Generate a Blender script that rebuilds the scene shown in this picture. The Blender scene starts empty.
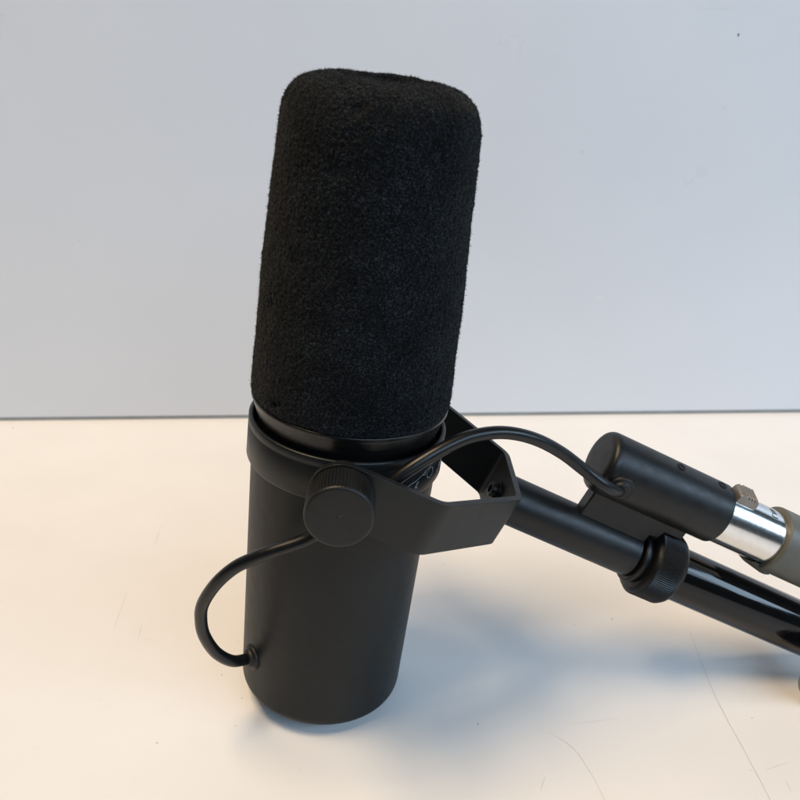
import bpy, bmesh, math, random
import numpy as np
from mathutils import Vector, Matrix, noise, Quaternion

random.seed(7)
rng = np.random.default_rng(7)
SC = bpy.context.scene
COL = SC.collection
PI = math.pi
V = Vector

# ------------------------------------------------------------------ materials
def new_mat(name):
    m = bpy.data.materials.new(name)
    m.use_nodes = True
    nt = m.node_tree
    return m, nt, nt.nodes['Principled BSDF']

def texcoord(nt, scale=1.0):
    tc = nt.nodes.new('ShaderNodeTexCoord')
    mp = nt.nodes.new('ShaderNodeMapping')
    mp.inputs['Scale'].default_value = (scale,)*3 if not hasattr(scale, '__len__') else scale
    nt.links.new(tc.outputs['Object'], mp.inputs['Vector'])
    return mp.outputs['Vector']

def noise_node(nt, vec, scale, detail=3.0, rough=0.55):
    n = nt.nodes.new('ShaderNodeTexNoise')
    n.inputs['Scale'].default_value = scale
    n.inputs['Detail'].default_value = detail
    n.inputs['Roughness'].default_value = rough
    nt.links.new(vec, n.inputs['Vector'])
    return n.outputs['Fac']

def ramp(nt, fac, stops):
    r = nt.nodes.new('ShaderNodeValToRGB')
    els = r.color_ramp.elements
    while len(els) < len(stops):
        els.new(0.5)
    for e, (p, c) in zip(els, stops):
        e.position = p
        e.color = (*c, 1) if hasattr(c, '__len__') else (c, c, c, 1)
    nt.links.new(fac, r.inputs['Fac'])
    return r.outputs['Color']

def bump(nt, bs, fac, strength, dist):
    b = nt.nodes.new('ShaderNodeBump')
    b.inputs['Strength'].default_value = strength
    b.inputs['Distance'].default_value = dist
    nt.links.new(fac, b.inputs['Height'])
    nt.links.new(b.outputs['Normal'], bs.inputs['Normal'])

def paint(name, c0, c1, rough0, rough1, spec=0.5, grain=2600, bstr=0.25, bdist=0.00006, metallic=0.0):
    """slightly mottled, finely grained painted or moulded surface"""
    m, nt, bs = new_mat(name)
    v = texcoord(nt)
    big = noise_node(nt, v, 70, 4, 0.6)
    nt.links.new(ramp(nt, big, [(0.3, c0), (0.7, c1)]), bs.inputs['Base Color'])
    mid = noise_node(nt, v, 260, 3, 0.6)
    nt.links.new(ramp(nt, mid, [(0.3, rough0), (0.7, rough1)]), bs.inputs['Roughness'])
    fine = noise_node(nt, v, grain, 2, 0.5)
    if bstr:
        bump(nt, bs, fine, bstr, bdist)
    bs.inputs['Specular IOR Level'].default_value = spec
    bs.inputs['Metallic'].default_value = metallic
    return m

M = {}
M['body'] = paint('matte_black_paint', (.0022, .0038, .0046), (.0030, .0047, .0055), .46, .52, .34)
M['dust'] = paint('pale_dust', (.06, .06, .058), (.13, .13, .125), .7, .9, .2, bstr=0)
M['collar'] = paint('satin_black_paint', (.0028, .0046, .0056), (.0036, .0056, .0066), .38, .44, .40)
M['yoke'] = paint('black_bracket_paint', (.0050, .0064, .0068), (.0060, .0074, .0078), .42, .47, .40)
M['ring'] = paint('black_moulded_plastic', (.0045, .0045, .0048), (.006, .006, .0063), .26, .36, .42, bstr=.08)
M['knob'] = paint('black_knob_plastic', (.0044, .0052, .0052), (.0070, .0078, .0078), .38, .52, .42)
M['nut'] = paint('black_anodised_metal', (.0030, .0034, .0037), (.0045, .005, .0053), .36, .46, .38)
M['post'] = paint('black_powder_coat', (.0042, .0050, .0058), (.0060, .0068, .0076), .36, .46, .40)
M['pole'] = paint('gloss_black_enamel', (.003, .003, .0034), (.0045, .0045, .005), .08, .13, .36, bstr=.02, grain=600)
M['cable'] = paint('black_cable_rubber', (.0036, .0042, .0050), (.005, .0057, .0066), .28, .38, .40, bstr=.12)
M['rubber'] = paint('black_grommet_rubber', (.005, .0053, .0056), (.0075, .0078, .008), .45, .6, .4)
M['hole'] = paint('dark_screw_recess', (.002, .002, .002), (.003, .003, .003), .5, .6, .3, bstr=0)
M['print'] = paint('white_printed_ink', (.10, .105, .11), (.40, .41, .42), .5, .6, .4, bstr=0)
M['boot'] = paint('grey_green_plastic', (.098, .101, .087), (.118, .121, .104), .38, .5, .45)
M['darkgrey'] = paint('engraved_dark_mark', (.035, .033, .03), (.06, .056, .05), .5, .6, .4, bstr=0)
M['rim'] = paint('worn_metal_rim', (.20, .18, .15), (.28, .25, .21), .35, .45, .5, metallic=.6)
M['strip'] = paint('grey_edge_strip', (.27, .285, .29), (.32, .335, .34), .5, .6, .4, bstr=0)
M['latch'] = paint('dull_cast_nickel', (.24, .22, .20), (.32, .30, .275), .35, .55, .5, metallic=.8, bstr=.5, bdist=.0001, grain=1400)
M['scratch'] = paint('grey_hairline_scratch', (.50, .48, .46), (.68, .66, .64), .5, .6, .3, bstr=0)
M['speck'] = paint('brown_speck', (.12, .09, .06), (.35, .28, .21), .6, .8, .3, bstr=0)
M['dot'] = paint('dark_speck', (.012, .012, .012), (.02, .02, .02), .6, .8, .3, bstr=0)
M['palemark'] = paint('pale_scuff', (.80, .80, .80), (.85, .85, .85), .3, .4, .5, bstr=0)

def nickel():
    m, nt, bs = new_mat('brushed_nickel_shell')
    v = texcoord(nt)
    f = noise_node(nt, v, 420, 4, 0.65)
    nt.links.new(ramp(nt, f, [(.3, (.74, .725, .70)), (.7, (.80, .79, .77))]), bs.inputs['Base Color'])
    g = noise_node(nt, v, 900, 3, 0.6)
    nt.links.new(ramp(nt, g, [(.3, .16), (.7, .21)]), bs.inputs['Roughness'])
    bs.inputs['Metallic'].default_value = 1
    bump(nt, bs, noise_node(nt, v, 1500, 2), .06, .00004)
    return m
M['nickel'] = nickel()

def foam_mat():
    m, nt, bs = new_mat('open_cell_black_foam')
    v = texcoord(nt)
    f = noise_node(nt, v, 1750, 2, .6)
    grain = ramp(nt, f, [(.37, (.0009, .0013, .0017)), (.53, (.0050, .0062, .0072)), (.67, (.0270, .0300, .0320))])
    wear = ramp(nt, noise_node(nt, v, 75, 4, .6), [(.32, .62), (.5, .95), (.70, 1.45)])
    mx = nt.nodes.new('ShaderNodeMix'); mx.data_type = 'RGBA'; mx.blend_type = 'MULTIPLY'; mx.inputs[0].default_value = 1
    nt.links.new(grain, mx.inputs[6]); nt.links.new(wear, mx.inputs[7])
    nt.links.new(mx.outputs[2], bs.inputs['Base Color'])
    bs.inputs['Roughness'].default_value = .95
    bs.inputs['Specular IOR Level'].default_value = .12
    bs.inputs['Sheen Weight'].default_value = .045
    bs.inputs['Sheen Roughness'].default_value = .5
    bump(nt, bs, noise_node(nt, v, 2000, 2, .6), .7, .0003)
    return m
M['foam'] = foam_mat()

def laminate(name, ca, cb, r0, r1, bs_scale, coat=0.0):
    m, nt, bs = new_mat(name)
    v = texcoord(nt)
    big = noise_node(nt, v, bs_scale, 5, .55)
    nt.links.new(ramp(nt, big, [(.3, ca), (.7, cb)]), bs.inputs['Base Color'])
    sm = noise_node(nt, v, bs_scale*2.3, 6, .65)
    nt.links.new(ramp(nt, sm, [(.3, r0), (.72, r1)]), bs.inputs['Roughness'])
    bump(nt, bs, noise_node(nt, v, 9, 2), .05, .002)
    return m
M['table'] = laminate('white_laminate', (.765, .757, .745), (.80, .793, .782), .30, .44, 16)
M['wall'] = laminate('white_enamel_panel', (.715, .742, .785), (.738, .762, .803), .27, .42, 9)

# ------------------------------------------------------------------ helpers
def link(name, me, mats, parent=None, loc=None):
    o = bpy.data.objects.new(name, me)
    COL.objects.link(o)
    for m in (mats if isinstance(mats, (list, tuple)) else [mats]):
        me.materials.append(m)
    if parent is not None:
        o.parent = parent
    if loc is not None:
        o.location = loc
    return o

def mesh_from(verts, faces, smooth=40, midx=None):
    me = bpy.data.meshes.new('mesh')
    me.from_pydata([tuple(v) for v in verts], [], faces)
    bm = bmesh.new(); bm.from_mesh(me)
    bmesh.ops.recalc_face_normals(bm, faces=bm.faces)
    bm.to_mesh(me); bm.free()
    if smooth:
        me.polygons.foreach_set('use_smooth', [True]*len(me.polygons))
        me.set_sharp_from_angle(angle=math.radians(smooth))
    if midx:
        me.polygons.foreach_set('material_index', midx)
    return me

def perp(ax, ref=None):
    ax = ax.normalized()
    ref = ref or (V((0, 0, 1)) if abs(ax.z) < .9 else V((1, 0, 0)))
    x = (ref - ax*ref.dot(ax)).normalized()
    return x, ax.cross(x)

def rounded(profile, rad, n=4):
    """round the inner corners of a (t, r) polyline; rad is one radius or one per corner"""
    out = [profile[0]]
    for i in range(1, len(profile)-1):
        p0, p1, p2 = (V(p) for p in profile[i-1:i+2])
        r = rad[i-1] if hasattr(rad, '__len__') else rad
        d0, d1 = p0-p1, p2-p1
        if r <= 0 or d0.length < 1e-9 or d1.length < 1e-9:
            out.append(tuple(p1)); continue
        k = min(r, d0.length*.49, d1.length*.49)
        a = p1 + d0.normalized()*k; c = p1 + d1.normalized()*k
        for j in range(n+1):
            t = j/n
            q = a*(1-t)**2 + p1*2*t*(1-t) + c*t*t
            out.append(tuple(q))
    out.append(profile[-1])
    return out

def lathe(profile, org, ax, seg=96, ref=None, ribs=None, closed_loop=False):
    """profile of (t, r) spun round ax; ribs=(t0,t1,count,depth) cuts knurls. Returns verts, faces"""
    ax = ax.normalized(); x, y = perp(ax, ref)
    vs, fs = [], []
    for (t, r) in profile:
        for k in range(seg):
            th = 2*PI*k/seg
            rr = r
            if ribs and ribs[0] <= t <= ribs[1]:
                rr = r - ribs[3]*(0.5-0.5*math.cos(th*ribs[2]))
            vs.append(org + ax*t + (x*math.cos(th) + y*math.sin(th))*rr)
    n = len(profile)
    for i in range(n-1 if not closed_loop else n):
        j = (i+1) % n
        for k in range(seg):
            k2 = (k+1) % seg
            fs.append((i*seg+k, i*seg+k2, j*seg+k2, j*seg+k))
    if not closed_loop:
        if profile[0][1] > 1e-6: fs.append(tuple(range(seg-1, -1, -1)))
        if profile[-1][1] > 1e-6: fs.append(tuple((n-1)*seg+k for k in range(seg)))
    return vs, fs

def merge(*parts):
    vs, fs = [], []
    for v, f in parts:
        o = len(vs); vs += list(v); fs += [tuple(i+o for i in q) for q in f]
    return vs, fs

def spline(pts, sub=8):
    pts = [V(p) for p in pts]; out = []
    P = [pts[0]*2-pts[1]] + pts + [pts[-1]*2-pts[-2]]
    for i in range(1, len(P)-2):
        p0, p1, p2, p3 = P[i-1:i+3]
        for j in range(sub):
            t = j/sub
            out.append(.5*((2*p1)+(p2-p0)*t+(2*p0-5*p1+4*p2-p3)*t*t+(3*p1-p0-3*p2+p3)*t**3))
    out.append(pts[-1])
    for _ in range(2):
        out = [out[0]] + [(out[i-1]+out[i]*2+out[i+1])/4 for i in range(1, len(out)-1)] + [out[-1]]
    return out

def tube(path, r, seg=20):
    vs, fs = [], []
    tang = [(path[min(i+1, len(path)-1)]-path[max(i-1, 0)]).normalized() for i in range(len(path))]
    x, _ = perp(tang[0])
    for i, p in enumerate(path):
        x = (x - tang[i]*x.dot(tang[i])).normalized()
        y = tang[i].cross(x)
        rr = r[i] if hasattr(r, '__len__') else r
        for k in range(seg):
            th = 2*PI*k/seg
            vs.append(p + (x*math.cos(th)+y*math.sin(th))*rr)
    for i in range(len(path)-1):
        for k in range(seg):
            k2 = (k+1) % seg
            fs.append((i*seg+k, i*seg+k2, (i+1)*seg+k2, (i+1)*seg+k))
    fs.append(tuple(range(seg-1, -1, -1))); fs.append(tuple((len(path)-1)*seg+k for k in range(seg)))
    return vs, fs

def box(c, hx, hy, hz):
    """oriented box: centre and three half-extent vectors"""
    vs = [c+hx*i+hy*j+hz*k for i in (-1, 1) for j in (-1, 1) for k in (-1, 1)]
    fs = [(0, 1, 3, 2), (4, 6, 7, 5), (0, 4, 5, 1), (2, 3, 7, 6), (0, 2, 6, 4), (1, 5, 7, 3)]
    return vs, fs

def bevel(o, w, seg=3, ang=30):
    b = o.modifiers.new('bevel', 'BEVEL'); b.width = w; b.segments = seg
    b.limit_method = 'ANGLE'; b.angle_limit = math.radians(ang); b.harden_normals = False

def empty(name, loc):
    o = bpy.data.objects.new(name, None); COL.objects.link(o); o.location = loc
    o.empty_display_size = .02
    return o

def tag(o, label, cat=None, group=None, kind=None):
    if label: o['label'] = label
    if cat: o['category'] = cat
    if group: o['group'] = group
    if kind: o['kind'] = kind

class Thing:
    """a thing's Empty at its base; parts given in world space are stored relative to it"""
    def __init__(s, name, loc):
        s.base = V(loc); s.root = empty(name, loc)
    def part(s, name, vf, mats, parent=None, smooth=40, midx=None):
        vs = [v - s.base for v in vf[0]]
        return link(name, mesh_from(vs, vf[1], smooth, midx), mats, parent or s.root)

# ------------------------------------------------------------------ frames
# microphone axis A through B (centre of its foot), leaning to the right; the yoke swings about N
A = V((1.31262956e-01, 8.23082397e-04, 9.91347244e-01)).normalized()
B = V((-0.0325378, 0.25874959, 0.00385655))
N = V((0.01401, -0.9999, -0.001025)).normalized()          # knob axis, towards the viewer's side
E = V((0.99124859, 0.01402307, -0.13126154)).normalized()  # to the right, square to A and N
O = V((-0.01839883, 0.25883825, 0.11063936))               # pivot of the yoke on the axis
U = V((0.88925653, 0.01292813, -0.45722607)).normalized()  # yoke / post / boom direction
N = (N - U*N.dot(U)).normalized()
W = V((0.45719421, 0.00549429, 0.88934991)).normalized()   # across the yoke band

mic = Thing('microphone', B)
tag(mic.root, 'black studio microphone with foam windscreen standing on white tabletop in angled yoke', 'microphone')

# ------------------------------------------------------------------ body, collar
TCB, TCT, TFB, TFT = 0.0975, 0.1128, 0.1206, 0.2222
prof = rounded([(0, .0001), (0, .0307), (TCB+.003, .0324), (TCB+.003, .0001)], [.0042, .0], 8)
prof = prof[:-1]
bv, bf = lathe(prof, B, A, 128)
nbf = len(bf)
for _ in range(34):
    t = random.uniform(.008, .092); th = random.uniform(0, 2*PI); rr = .0307+(t/(TCB+.003))*.0014+.00003; k = random.uniform(.00009, .00022)
    d = E*math.cos(th)+N*math.sin(th); c = B+A*t+d*rr; sd = A.cross(d); o = len(bv)
    bv += [c+(A*math.cos(q*1.257)*random.uniform(.5, 1.2)+sd*math.sin(q*1.257)*random.uniform(.5, 1.2))*k for q in range(5)]
    bf.append(tuple(o+q for q in range(5)))
body = mic.part('body', (bv, bf), [M['body'], M['dust']], midx=[0]*nbf+[1]*(len(bf)-nbf))
cp = [(TCB+.0018, .0320), (TCB+.0002, .0328), (TCB-.0001, .0333), (TCB+.0002, .0337), (TCB+.0008, .03395), (TCB+.0118, .0339), (TCB+.0121, .0337),
      (TCB+.0127, .03385), (TCT-.0005, .03385), (TCT-.0001, .0336), (TCT, .0333), (TCT, .0327), (TCT-.0004, .0323), (TCT-.0080, .0322), (TCT-.0080, .020), (TCB+.0018, .020)]
collar = mic.part('collar', lathe(cp, B, A, 160, closed_loop=True), M['collar'], smooth=50)

# white response-curve symbols printed on the collar's switch side
def on_collar(th, t, lift=.0001):
    r = .03400 + lift
    return B + A*t + (E*math.cos(th)+N*math.sin(th))*r
def mark(poly, w):
    poly = [on_collar(*p) for p in poly]
    vs, fs = [], []
    for i, p in enumerate(poly):
        d = (poly[min(i+1, len(poly)-1)]-poly[max(i-1, 0)]).normalized()
        nrm = (p-B); nrm = (nrm-A*nrm.dot(A)).normalized()
        s = nrm.cross(d)*w*.5
        vs += [p-s, p+s]
        if i: fs.append((2*i-2, 2*i-1, 2*i+1, 2*i))
    return vs, fs
strokes = []
strokes.append(mark([(.96, .1012), (.93, .1016), (.90, .1024), (.86, .1030), (.80, .1034), (.70, .1050), (.62, .1064), (.54, .1076), (.42, .1082), (.30, .1083)], .00024))
strokes.append(mark([(.80, .1008), (.785, .1016), (.775, .1024), (.755, .1028)], .00042))
strokes.append(mark([(.795, .1009), (.765, .1008)], .0004))
strokes.append(mark([(.70, .1047), (.675, .1043), (.66, .1048), (.665, .1055)], .00034))
ring_pts = [(.575+.055*math.cos(a), .1040+.0019*math.sin(a)) for a in np.linspace(0, 2*PI, 17)]
strokes.append(mark(ring_pts, .0003))
strokes.append(mark([(.40, .1016), (.37, .1025), (.33, .1033)], .0006))
strokes.append(mark([(.36, .1036), (.31, .1043), (.27, .1041), (.25, .1046)], .0010))
strokes.append(mark([(1.10, .1081), (1.135, .1074), (1.105, .1067)], .0004))
mic.part('printed_symbols', merge(*strokes), M['print'], parent=collar, smooth=0)

# ------------------------------------------------------------------ foam windscreen with its black base ring
# small pits and pinches worn into the foam: height, angle, radius, depth
PITS = [(.2085, 5.25, .0016, .0011), (.2050, 5.34, .0012, .0009), (.2105, 5.40, .0010, .0008), (.1985, 4.35, .0030, .0006), (.1250, 3.95, .0011, .0014), (.1262, 4.02, .0008, .0010),
        (.1720, 4.05, .0022, .0006), (.1490, 4.9, .0020, .0005), (.1830, 5.2, .0016, .0006), (.1560, 3.75, .0014, .0008), (.2150, 4.5, .0020, .0008), (.1380, 5.5, .0018, .0006), (.1900, 3.6, .0014, .0008)]
def windscreen():
    prof = [(TFB-.0005, .0300), (TFB-.0002, .0322), (TFB+.0008, .0336)]
    for i in range(1, 30):
        k = i/30
        prof.append((TFB+.0008+(TFT-.014-TFB)*k, .0337 - .0038*k + .0005*math.sin(PI*k)))
    prof += [(TFT-.0125, .0298), (TFT-.0088, .0291), (TFT-.0052, .0274), (TFT-.0024, .0246), (TFT-.0007, .0208), (TFT, .016), (TFT+.0001, .008), (TFT, .0003)]
    # dense resample
    P = [V(p) for p in prof]; dens = []
    step = .00036
    for p, q in zip(P[:-1], P[1:]):
        n = max(1, int((q-p).length/step))
        dens += [p.lerp(q, j/n) for j in range(n)]
    dens.append(P[-1])
    # smooth profile
    for _ in range(14):
        dens = [dens[0]] + [(dens[i-1]+dens[i]*2+dens[i+1])/4 for i in range(1, len(dens)-1)] + [dens[-1]]
    seg = 560
    x, y = perp(A, V((1, 0, 0)))
    vs = []; nrm = []
    for i, p in enumerate(dens):
        d = (dens[min(i+1, len(dens)-1)]-dens[max(i-1, 0)]).normalized()
        for k in range(seg):
            th = 2*PI*k/seg
            rad = x*math.cos(th)+y*math.sin(th)
            nn = rad*d.x - A*d.y
            q = B + A*p.x + rad*p.y
            base_fade = min(1, max(.15, (p.x-TFB)/.004))
            h = noise.noise(q*1400)*.00040 + noise.noise(q*800+V((5, 1, 3)))*.00018
            h += noise.noise(q*150)*.00022*base_fade + noise.noise(q*42+V((9, 9, 2)))*.00045*base_fade
            # a soft dent in the top and a pinch under the shoulder
            top = max(0, (p.x-(TFT-.004))/.004)
            h -= .0007*top*math.exp(-((p.y*math.cos(th)+.004)**2+(p.y*math.sin(th)+.004)**2)/(.0095**2))
            if p.x > TFT-.016: h += noise.noise(q*190+V((2, 7, 4)))*.0006*min(1, (p.x-TFT+.016)/.006)
            for (pt, pth, pr, pd) in PITS:
                if abs(p.x-pt) < 2.5*pr:
                    dth = (th-pth+PI) % (2*PI) - PI
                    dd = ((p.x-pt)**2+(dth*p.y)**2)/(pr*pr)
                    if dd < 6: h -= pd*math.exp(-dd)
            vs.append(q + nn*h); nrm.append(nn)
    n = len(dens); fs = []
    for i in range(n-1):
        for k in range(seg):
            k2 = (k+1) % seg
            fs.append((i*seg+k, i*seg+k2, (i+1)*seg+k2, (i+1)*seg+k))
    fs.append(tuple(range(seg-1, -1, -1))); fs.append(tuple((n-1)*seg+k for k in range(seg)))
    # short loose fibres standing out of the pores
    nb = n*seg
    for _ in range(42000):
        i = random.randrange(nb)
        if i < seg*12: continue
        p, nn = vs[i], nrm[i]
        t = V((random.gauss(0, 1), random.gauss(0, 1), random.gauss(0, 1)))
        t = (t - nn*t.dot(nn)).normalized()
        L = random.uniform(.0003, .0009) * (1.7 if random.random() < .04 else 1)
        d = (nn*random.uniform(.35, 1.2)+t*random.uniform(.2, 1)).normalized()
        s = d.cross(nn).normalized()*random.uniform(.00004, .00008)
        m = p + d*L*.55 + t*L*.08
        o = len(vs)
        vs += [p-s-nn*.0002, p+s-nn*.0002, m-s*.8, m+s*.8, p+d*L+t*L*.3]
        fs += [(o, o+1, o+3, o+2), (o+2, o+3, o+4)]
    # a few longer bits of lint
    for _ in range(46):
        i = random.randrange(seg*20, nb-seg*30)
        p, nn = vs[i]+nrm[i]*.0003, nrm[i]
        t = V((random.gauss(0, 1), random.gauss(0, 1), random.gauss(0, 1))); t = (t-nn*t.dot(nn)).normalized()
        b2 = nn.cross(t); L = random.uniform(.0015, .0045); c = random.uniform(-.5, .5)
        o = len(vs); w = .00004
        for j in range(5):
            f = j/4
            q = p + t*L*f + b2*L*c*f*f + nn*.0002*math.sin(PI*f)
            vs += [q-b2*w, q+b2*w]
            if j: fs.append((o+2*j-2, o+2*j-1, o+2*j+1, o+2*j))
    return vs, fs
wvs, wfs = windscreen()
me = bpy.data.meshes.new('foam'); me.from_pydata([tuple(v-B) for v in wvs], [], wfs)
me.polygons.foreach_set('use_smooth', [True]*len(me.polygons)); me.update()
wind = link('windscreen', me, M['foam'], mic.root)
rp = rounded([(TCT-.0070, .0001), (TCT-.0070, .0302), (TCT-.0002, .0309), (TFB-.0016, .0329), (TFB-.0004, .0335), (TFB+.0004, .0333), (TFB+.0004, .0001)], [.0004, 0, .0006, .0004, .0003], 3)
mic.part('base_ring', lathe(rp[:-1], B, A, 160), M['ring'], parent=wind)

# ------------------------------------------------------------------ yoke
u1, u2, D, D2, WD, TH = .0307, .0619, .04395, .0168, .0098, .0023
def fillet_path(pts, rads, n=6):
    out = [V(pts[0])]
    for i in range(1, len(pts)-1):
        p0, p1, p2 = V(pts[i-1]), V(pts[i]), V(pts[i+1]); r = rads[i-1]
        a = p1+(p0-p1).normalized()*r; c = p1+(p2-p1).normalized()*r
        for j in range(n+1):
            t = j/n; out.append(a*(1-t)**2+p1*2*t*(1-t)+c*t*t)
    out.append(V(pts[-1])); return out
def yoke_mesh():
    end = [-WD*math.cos(a) for a in np.linspace(0, PI/2, 12)]      # rounded arm ends
    pts = fillet_path([(0, D), (u1, D), (u2, D2), (u2, -D2), (u1, -D), (0, -D)], [.0035, .003, .003, .0035], 6)
    full = [V((x, D)) for x in end[:-1]] + pts + [V((x, -D)) for x in reversed(end[:-1])]
    rows = []
    for i, p in enumerate(full):
        d = (full[min(i+1, len(full)-1)]-full[max(i-1, 0)]).normalized()
        nn = V((-d.y, d.x))
        if nn.dot(p - V((.02, 0))) < 0: nn = -nn
        hw = WD if p.x >= 0 else max(.0004, math.sqrt(max(0, WD**2-p.x**2)))
        q = p - nn*TH
        rows.append((p, q, hw))
    vs, fs = [], []
    for p, q, hw in rows:
        for (s, pp) in ((1, p), (-1, p), (-1, q), (1, q)):
            vs.append(O + U*pp.x + N*pp.y + W*s*hw)
    for i in range(len(rows)-1):
        for k in range(4):
            k2 = (k+1) % 4
            fs.append((4*i+k, 4*i+k2, 4*i+4+k2, 4*i+4+k))
    fs.append((0, 1, 2, 3)); n = 4*(len(rows)-1); fs.append((n+3, n+2, n+1, n))
    return vs, fs
yoke = mic.part('yoke', yoke_mesh(), M['yoke'], smooth=35)
bevel(yoke, .00055, 3, 50)
# socket-head bolt on the inside of the yoke's back plate
bo = O + U*(u2-TH)
bolt = mic.part('bolt', lathe(rounded([(.0, .0040), (-.0008, .0040), (-.0008, .0029), (-.0030, .0029), (-.0030, .0016), (-.0010, .0015), (-.0010, .0001)], [.0003, 0, .0005, .0002, 0], 3), bo+N*-.0012+W*.0008, U, 40), M['nut'], parent=yoke)

# knurled knobs on the pivot, front and rear
def knob(sign):
    ax = N*sign
    o = O + ax*(D+.0002)
    pr = [(0, .0088), (.0010, .0088), (.0011, .0092), (.0014, .0098)]
    pr += [(.0018 + .0103*i/6, .0102) for i in range(7)]
    pr += [(.0127, .0101), (.0131, .0099), (.0133, .0096), (.01335, .0090), (.0133, .004), (.0133, .0007), (.0135, .0005), (.0135, .0001)]
    v, f = lathe(pr, o, ax, 64*6, ribs=(.0017, .0122, 64, .00042), ref=U)
    washer = lathe([(-.0096, .0046), (-.0096, .0062), (-.0024, .0062), (-.0024, .0046)], o, ax, 40, closed_loop=True)
    k = mic.part('knob', (v, f), M['knob'], smooth=38)
    mic.part('spacer', washer, M['rubber'], parent=k)
knob(1); knob(-1)

# ------------------------------------------------------------------ post with knurled lock nut
R_P = .00885
pp = [(u2+.0002, .0001), (u2+.0002, R_P), (.1168, R_P), (.1172, R_P-.0004), (.1172, .0001)]
post = mic.part('post', lathe(rounded(pp, [.0006, .0003, 0], 3)[:-1], O, U, 96), M['post'])
NP = [(.1174, .0001), (.1174, .0088), (.1176, .0100), (.1181, .0104), (.1190, .0104), (.1193, .0098), (.1203, .0098), (.1206, .0116), (.1212, .0128), (.1222, .0135)]
NP += [(.1226+.0096*i/8, .01395) for i in range(9)]
NP += [(.1326, .0137), (.1336, .0132), (.1343, .0122), (.1345, .0106), (.1345, .0001)]
mic.part('lock_nut', lathe(NP[:-1], O, U, 106*6, ref=W, ribs=(.1225, .1324, 106, .00040)), M['nut'], parent=post, smooth=38)

# ------------------------------------------------------------------ connector housing with rib, set screws
WH = .0287; R_H = .01135
HO = O + W*WH
H0, H1 = .0848, .1352
hp = rounded([(H0, .0001), (H0, R_H), (H1, R_H), (H1, .0104), (H1-.006, .0104), (H1-.006, .0001)], [.0032, .0005, .0003, 0], 6)
house = mic.part('connector_housing', lathe(hp[:-1], HO, U, 96), M['post'])
rib_lo, rib_hi = R_P-.0012, WH-R_H+.0012
def web():
    s0 = H0+.0042
    out = [(s0, rib_lo), (.1169, rib_lo), (.1171, .0112), (.1204, .0116), (.1212, .0146), (.1285, .0147), (.1285, rib_hi), (s0, rib_hi)]
    n = len(out); vs = [O+U*a_+W*b_+N*(.0010+k*.0031) for k in (-1, 1) for a_, b_ in out]
    fs = [tuple(range(n)), tuple(range(2*n-1, n-1, -1))] + [(i, (i+1) % n, n+(i+1) % n, n+i) for i in range(n)]
    return vs, fs
rib = mic.part('web', web(), M['post'], parent=house, smooth=30)
bevel(rib, .0006)
def on_house(s, th, r):   # th measured from N towards W
    return HO + U*s + (N*math.cos(th)+W*math.sin(th))*r
for (s, th) in ((.1120, 1.36), (.1300, 1.44)):
    d = (N*math.cos(th)+W*math.sin(th))
    sc_ = lathe([(.00008, .0001), (.00011, .0012), (.00022, .0014), (.00022, .0016), (-.0005, .0018)][::-1], on_house(s, th, R_H), d, 28)
    vs, fs = sc_
    mid = [1]*len(fs)
    mic.part('set_screw', (vs, fs), [M['nut'], M['hole']], parent=house, midx=mid)

# ------------------------------------------------------------------ lead from body to connector housing
def body_pt(th, t, r): return B + A*t + (E*math.cos(th)+N*math.sin(th))*r
def grommet(p, d, parent, k=1.0):
    pr = rounded([(-.0020, .0056*k), (.0009*k, .0056*k), (.0013*k, .0042*k), (.0024*k, .0038*k), (.0028*k, .0032*k), (.0028*k, .0019)], [.0006, .0003, .0004, .0004], 3)
    return mic.part('grommet', lathe(pr, p, d, 40), M['rubber'], parent=parent)
g1 = body_pt(2.55, .0189, .0309); gd1 = body_pt(2.55, 0, 1)-body_pt(2.55, 0, 0)
grommet(g1, gd1, body, .86)
th2 = -.22; g2 = on_house(.0926, th2, R_H-.0002); gd2 = N*math.cos(th2)+W*math.sin(th2)
grommet(g2, gd2, house, .86)
CP = [g1-gd1*.001, g1+gd1*.0030, (-.06105, .2335, .0309), (-.0651, .2295, .0382), (-.0673, .2258, .0486), (-.0671, .2235, .0572), (-.0652, .2215, .0654),
      (-.0596, .2195, .0748), (-.0530, .2185, .0816), (-.0469, .218, .0853), (-.0411, .218, .0879), (-.0316, .219, .0908), (-.0268, .2195, .0930), (-.01579, .2204, .09959), (-.00637, .2208, .10684), (-.00019, .2215, .1127), (.00748, .224, .11715),
      (.01527, .2275, .12007), (.02322, .231, .12152), (.03306, .235, .12048), (.0433, .2385, .11633), (.05313, .242, .10932), (.06186, .2438, .10149), (.0692, .2440, .0956),
      g2+gd2*.0030-U*.0022, g2+gd2*.0002]
mic.part('lead', tube(spline(CP, 9), .00212, 24), M['cable'])

# ------------------------------------------------------------------ cable plug pushed into the housing
plug = Thing('cable_plug', HO+U*.150)
tag(plug.root, 'silver connector plug with grey cable boot pushed into the microphone yoke socket', 'plug')
S0, S1 = H1-.0055, .1592
R_S = .01035
sp = rounded([(S0, .0001), (S0, R_S), (S1+.004, R_S), (S1+.004, .0001)], [.0006, 0], 4)
shell = plug.part('shell', lathe(sp[:-1], HO, U, 96), M['nickel'])
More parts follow.
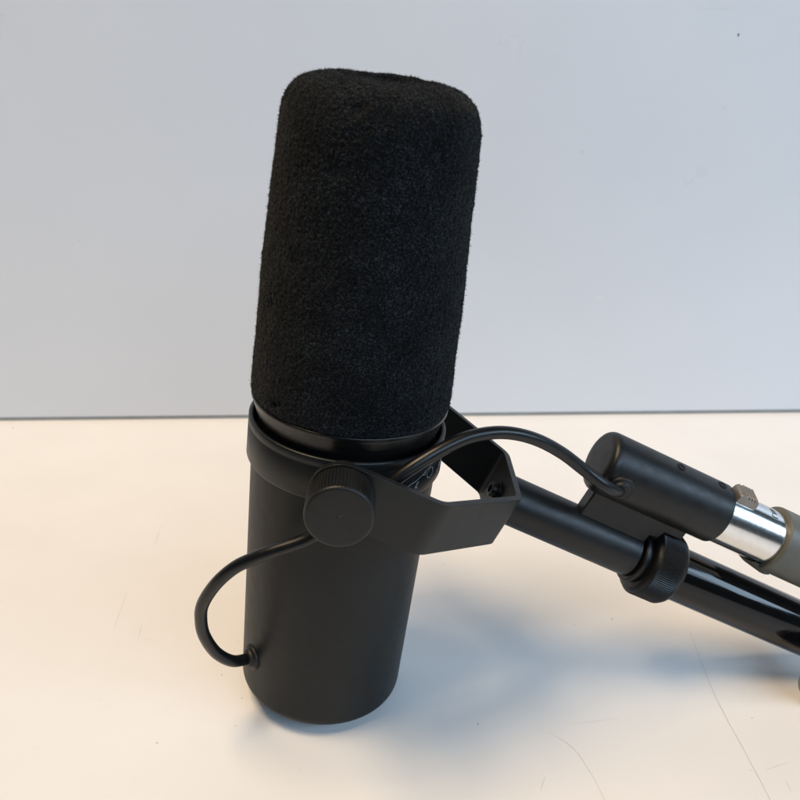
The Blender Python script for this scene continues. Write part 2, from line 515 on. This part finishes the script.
# thumb latch: a ridged block standing on the shell just outside the housing
th = 1.40; ld = N*math.cos(th)+W*math.sin(th); ls = U.cross(ld).normalized()
def latch_mesh():
    L0, L1 = H1+.0006, H1+.0089
    top = [(L0, .0002), (L0+.0003, .0030), (L0+.0012, .0040), (L0+.0022, .0036)]
    x = L0+.0026
    for i in range(4):
        top += [(x, .0041), (x+.0006, .0043), (x+.0010, .0033)]; x += .00125
    top += [(L1-.0004, .0034), (L1, .0022), (L1, .0002)]
    vs, fs = [], []
    for k, sgn in enumerate((-1, 1)):
        for (s, h) in top:
            vs.append(HO + U*s + ld*(R_S-.0010+h) + ls*sgn*(.0038-.10*h))
    n = len(top)
    for i in range(n-1): fs.append((i, i+1, n+i+1, n+i))
    fs.append(tuple(range(n))); fs.append(tuple(range(2*n-1, n-1, -1))); fs.append((0, n, 2*n-1, n-1))
    return vs, fs
lt = plug.part('latch', latch_mesh(), M['latch'], smooth=25); bevel(lt, .00025, 2, 35)
# small stamped marks near the boot and a faint engraved line
def on_shell(s, th, r=R_S+.00008): return HO + U*s + (N*math.cos(th)+W*math.sin(th))*r
def shell_mark(poly, w):
    P3 = [on_shell(*p) for p in poly]; vs, fs = [], []
    for i, p in enumerate(P3):
        d = (P3[min(i+1, len(P3)-1)]-P3[max(i-1, 0)]).normalized()
        nrm = (p-HO); nrm = (nrm-U*nrm.dot(U)).normalized(); s = nrm.cross(d)*w*.5
        vs += [p-s, p+s]
        if i: fs.append((2*i-2, 2*i-1, 2*i+1, 2*i))
    return vs, fs
marks = []
c0 = .1535
for j, th0 in enumerate((1.52, 1.36, 1.20)):
    if j == 0:
        marks.append(shell_mark([(c0-.001, th0-.05), (c0+.001, th0-.05), (c0+.001, th0+.05), (c0-.001, th0+.05), (c0-.001, th0-.05)], .0004))
    elif j == 1:
        marks.append(shell_mark([(c0-.001, th0+.05), (c0+.001, th0), (c0-.001, th0-.05)], .0004)); marks.append(shell_mark([(c0+.0004, th0+.05), (c0+.0013, th0-.02)], .0004))
    else:
        marks.append(shell_mark([(c0-.001, th0+.04), (c0-.0012, th0-.03), (c0+.0002, th0-.05), (c0+.0012, th0-.03)], .0004))
for k in range(9):
    s = .1385+.00075*k
    marks.append(shell_mark([(s, .80+.012*math.sin(k*2.1)), (s+.0003, .86), (s+.0005, .80)], .00016))
plug.part('stamped_marks', merge(*marks), M['darkgrey'], parent=shell, smooth=0)
# boot: moulded grey-green sleeve with a tongue under its front edge
R_B = .0123
bp = rounded([(S1, .0104), (S1, R_B), (.2050, R_B), (.2250, .0075), (.2250, .0001)], [.0009, .004, .001], 5)
boot = plug.part('boot', lathe([(S1+.004, .0102)]+bp[:-1], HO, U, 96), M['boot'])
def tongue():
    vs, fs = [], []
    a0, a1 = -2.25, -.95
    ks = 16
    st = [(S1-.0052, R_S+.0004, R_S+.0008), (S1-.0030, R_S+.0004, R_B-.0002), (S1+.0040, R_S+.0002, R_B+.0010), (S1+.0048, R_S, R_B+.0008), (S1+.0050, R_S, R_B-.0006)]
    for (s, ri, ro) in st:
        for k in range(ks+1):
            f = k/ks; th = a0+(a1-a0)*f
            pull = .0030*(2*f-1)**2 if s < S1 else 0
            d = N*math.cos(th)+W*math.sin(th)
            vs.append(HO+U*(s+pull)+d*ro); vs.append(HO+U*(s+pull)+d*ri)
    row = 2*(ks+1)
    for i in range(len(st)-1):
        for k in range(ks):
            a = i*row+2*k
            fs.append((a, a+2, a+row+2, a+row)); fs.append((a+1, a+row+1, a+row+3, a+3))
        fs.append((i*row, i*row+row, i*row+row+1, i*row+1))
        e_ = i*row+2*ks; fs.append((e_, e_+1, e_+row+1, e_+row))
    for k in range(ks):
        fs.append((2*k, 2*k+1, 2*k+3, 2*k+2)); a = (len(st)-1)*row+2*k; fs.append((a, a+2, a+3, a+1))
    return vs, fs
plug.part('tongue', tongue(), M['boot'], parent=boot, smooth=30)
cpth = [HO+U*.2240, HO+U*.235, HO+U*.25+V((0, 0, -.001)), HO+U*.28+V((.004, .004, -.004)), HO+U*.31+V((.02, .01, .006))]
plug.part('cable', tube(spline(cpth, 8), .0032, 20), M['cable'])

# ------------------------------------------------------------------ boom arm the post is screwed to
arm = Thing('boom_arm', O+U*.200+V((0, 0, -.019)))
tag(arm.root, 'glossy black tubular boom arm sloping down to the tabletop under the plug', 'boom arm')
R_T = .0103
ap = rounded([(.1347, .0001), (.1347, R_T), (.2100, R_T), (.2100, .0001)], [.0008, .0012], 4)
pole = arm.part('pole', lathe(ap[:-1], O, U, 128), M['pole'])
# pivot joint at the lower end with a pale-rimmed cap
JC = V((.1604, .2412, .0122))
jb = merge(lathe(rounded([(.0090, .0001), (.0090, .0085), (.0060, .0085), (.0060, .0001)], [.0006, .0003], 3)[:-1], JC+N*-.009, N, 64),
           tube([JC+N*-.003+V((.004, 0, 0)), JC+N*-.010+V((.0075, 0, .001)), JC+N*-.0175+V((.0085, 0, .004))], .0045, 20))
joint = arm.part('pivot_joint', jb, M['pole'])
arm.part('pivot_cap', lathe(rounded([(-.0018, .0001), (-.0018, .0092), (.0024, .0088), (.0024, .0001)], [.0004, .0008], 4)[:-1], JC+N*.0008, N, 64), M['hole'], parent=joint)
arm.part('cap_rim', lathe([(-.0016, .0093), (-.0016, .0112), (.0012, .0112), (.0018, .0106), (.0018, .0097), (.0012, .0093)], JC+N*.0006, N, 64, closed_loop=True), M['rim'], parent=joint)

# ------------------------------------------------------------------ tabletop and wall panel
def ribbon(pts, w, z):
    pts = [V((p[0], p[1], 0)) for p in pts]; vs, fs = [], []
    path = spline([tuple(p) for p in pts], 6) if len(pts) > 2 else [pts[0].lerp(pts[1], k/5) for k in range(6)]
    for i, p in enumerate(path):
        d = (path[min(i+1, len(path)-1)]-path[max(i-1, 0)]).normalized(); s = V((-d.y, d.x, 0))*w*.5*(0.35+.65*math.sin(PI*min(max(i/(len(path)-1), .06), .94)))
        j = V((random.uniform(-1, 1), random.uniform(-1, 1), 0))*w*.25
        vs += [p-s+j+V((0, 0, z)), p+s+j+V((0, 0, z))]
        if i: fs.append((2*i-2, 2*i-1, 2*i+1, 2*i))
    return vs, fs
def blot(x, y, r, z):
    k0 = 9; vs = [V((x+r*random.uniform(.5, 1.1)*math.cos(2*PI*k/k0), y+r*random.uniform(.5, 1.1)*math.sin(2*PI*k/k0), z)) for k in range(k0)]
    return vs, [tuple(range(k0))]
slab = box(V((0, .21, -.0125)), V((1.2, 0, 0)), V((0, .34, 0)), V((0, 0, .0125)))
parts = [(slab, 0)]
Z = .00006
parts += [(ribbon([(.1235, .284), (.1218, .2598), (.1213, .2414), (.1224, .2193), (.1232, .1979), (.1236, .183)], .00026, Z), 1)]
parts += [(ribbon([(.0539, .2293), (.058, .2255), (.0619, .2209), (.0656, .2099), (.0675, .2), (.068, .19)], .00022, Z), 1)]
for p, w in (([(-.1269, .3143), (-.1252, .2897)], .0004), ([(-.1136, .2916), (-.1127, .2824)], .0004), ([(-.1258, .3709), (-.1243, .3533)], .0004),
             ([(.1263, .2114), (.1365, .2147)], .00026), ([(.1315, .2071), (.1317, .2022)], .00025), ([(.0469, .2038), (.0492, .2092)], .00026), ([(.0623, .2326), (.0817, .2358)], .00016)):
    parts.append((ribbon(p, w*.6, Z), 1))
for (x, y), r, k in (((-.0726, .2603), .0005, 2), ((-.0896, .2256), .0006, 2), ((-.0624, .2476), .0005, 2), ((.0922, .293), .0006, 3), ((-.0622, .2334), .0007, 1),
                     ((.0281, .2334), .0006, 2), ((.0207, .3346), .0006, 2), ((.0752, .2892), .0007, 1), ((-.2538, .4902), .0010, 2), ((-.1174, .2472), .0004, 1),
                     ((-.1334, .2238), .0004, 1), ((-.0361, .213), .0004, 1), ((.0718, .3065), .0004, 1), ((.09, .2252), .0004, 1)):
    parts.append((blot(x, y, r*.62, Z), k))
for _ in range(18):
    parts.append((blot(random.uniform(-.3, .3), random.uniform(.16, .49), random.uniform(.00012, .00028), Z), random.choice((1, 1, 2))))
for _ in range(4):
    x, y, a, l = random.uniform(-.25, .25), random.uniform(.17, .46), random.uniform(0, PI), random.uniform(.003, .012)
    parts.append((ribbon([(x, y), (x+l*math.cos(a), y+l*math.sin(a))], .00012, Z), 1))
vs, fs, mi = [], [], []
for (v, f), k in parts:
    o = len(vs); vs += v; fs += [tuple(i+o for i in q) for q in f]; mi += [k]*len(f)
me = bpy.data.meshes.new('tabletop'); me.from_pydata([tuple(v) for v in vs], [], fs); me.polygons.foreach_set('material_index', mi)
table = link('tabletop', me, [M['table'], M['scratch'], M['speck'], M['dot']])
tag(table, 'white laminate tabletop with hairline scratches', kind='structure')

YW, YAW = .50245, math.radians(.2725)
def wall_pt(x, y, z): # y = depth behind the panel's face
    return V((x*math.cos(YAW)-y*math.sin(YAW), YW+x*math.sin(YAW)+y*math.cos(YAW), z))
def wbox(x0, x1, y0, y1, z0, z1):
    vs = [wall_pt(x, y, z) for x in (x0, x1) for y in (y0, y1) for z in (z0, z1)]
    return vs, [(0, 1, 3, 2), (4, 6, 7, 5), (0, 4, 5, 1), (2, 3, 7, 6), (0, 2, 6, 4), (1, 5, 7, 3)]
parts = [(wbox(-1.2, 1.2, 0, .02, .0026, .46), 0)]
def wline(p, q, w, k):
    d = (V((q[0]-p[0], 0, q[1]-p[1]))).normalized(); s = V((-d.z, 0, d.x))*w*.5
    vs = []
    for a in (p, q):
        for sg in (-1, 1):
            vs.append(wall_pt(a[0]+sg*s.x, -.00008, a[1]+sg*s.z))
    return (vs, [(0, 1, 3, 2)]), k
def wdot(x, z, r, k):
    n = 9; vs = [wall_pt(x+r*random.uniform(.5, 1.1)*math.cos(2*PI*j/n), -.00008, z+1.3*r*random.uniform(.5, 1.1)*math.sin(2*PI*j/n)) for j in range(n)]
    return (vs, [tuple(range(n))]), k
parts += [wdot(.1896, .2324, .0007, 3), wline((.1645, .2461), (.1853, .246), .0003, 4), wline((.1231, .0822), (.1282, .0808), .0006, 4),
          wdot(.1077, .1703, .0006, 1), wdot(-.2165, .0632, .0005, 4), wdot(-.2401, .0394, .0006, 4), wdot(-.1942, .1209, .0004, 1)]
for _ in range(22):
    parts.append(wdot(random.uniform(-.3, .3), random.uniform(.02, .3), random.uniform(.0002, .00045), random.choice((1, 4))))
vs, fs, mi = [], [], []
for (v, f), k in parts:
    o = len(vs); vs += v; fs += [tuple(i+o for i in q) for q in f]; mi += [k]*len(f)
me = bpy.data.meshes.new('wall'); me.from_pydata([tuple(v) for v in vs], [], fs); me.polygons.foreach_set('material_index', mi)
wall = link('wall', me, [M['wall'], M['scratch'], M['speck'], M['dot'], M['palemark']])
tag(wall, 'smooth white wall panel behind the tabletop', kind='structure')
v, f = wbox(-1.2, 1.2, .0003, .018, .0001, .00258)
link('edge_strip', mesh_from(v, f, 0), M['strip'], wall)

# ------------------------------------------------------------------ light: warm ceiling panel, cool window, dim room
def area(name, loc, target, sx, sy, power, col):
    L = bpy.data.lights.new(name, 'AREA'); L.shape = 'RECTANGLE'; L.size = sx; L.size_y = sy; L.energy = power; L.color = col
    o = bpy.data.objects.new(name, L); COL.objects.link(o); o.location = loc
    o.rotation_euler = (V(target)-V(loc)).to_track_quat('-Z', 'Y').to_euler()
    return o
area('ceiling_lamp', (-.46, .13, 1.75), (0, .28, 0), .66, .55, 28, (1.0, .755, .495))
area('window_light', (1.0, -1.15, 1.15), (.10, .45, .18), 1.6, .8, 20, (.56, .765, 1.0))
area('window_light', (2.15, -.55, 1.08), (.15, .40, .12), .95, .62, 17, (.58, .785, 1.0))

w = bpy.data.worlds.new('World'); SC.world = w; w.use_nodes = True
nt = w.node_tree; bg = nt.nodes['Background']
tc = nt.nodes.new('ShaderNodeTexCoord'); sep = nt.nodes.new('ShaderNodeSeparateXYZ')
nt.links.new(tc.outputs['Generated'], sep.inputs[0])
mr = nt.nodes.new('ShaderNodeMapRange'); mr.inputs['From Min'].default_value = -1; mr.inputs['From Max'].default_value = 1
nt.links.new(sep.outputs['Z'], mr.inputs['Value'])
nt.links.new(ramp(nt, mr.outputs['Result'], [(0, (.06, .065, .07)), (.5, (.14, .19, .23)), (.75, (.18, .24, .28)), (1, (.26, .32, .35))]), bg.inputs['Color'])
bg.inputs['Strength'].default_value = .14

# ------------------------------------------------------------------ camera
cd = bpy.data.cameras.new('camera'); cam = bpy.data.objects.new('camera', cd); COL.objects.link(cam)
rt = V((0.99996642, -0.00334728, -0.00748082)); up = V((0.00819555, 0.40841357, 0.9127602)); fw = V((0, 0.91279086, -0.40842729))
Rm = Matrix((rt, up, -fw)).transposed()
cam.matrix_world = Matrix.Translation(V((0, 0, .237171197))) @ Rm.to_4x4()
cd.sensor_width = 36; cd.lens = 36*830.539/800; cd.clip_start = .01; cd.clip_end = 50
cd.dof.use_dof = True; cd.dof.focus_distance = .285; cd.dof.aperture_fstop = 20
SC.camera = cam
SC.view_settings.view_transform = 'Standard'; SC.view_settings.look = 'None'; SC.view_settings.exposure = 0.08; SC.view_settings.gamma = 1
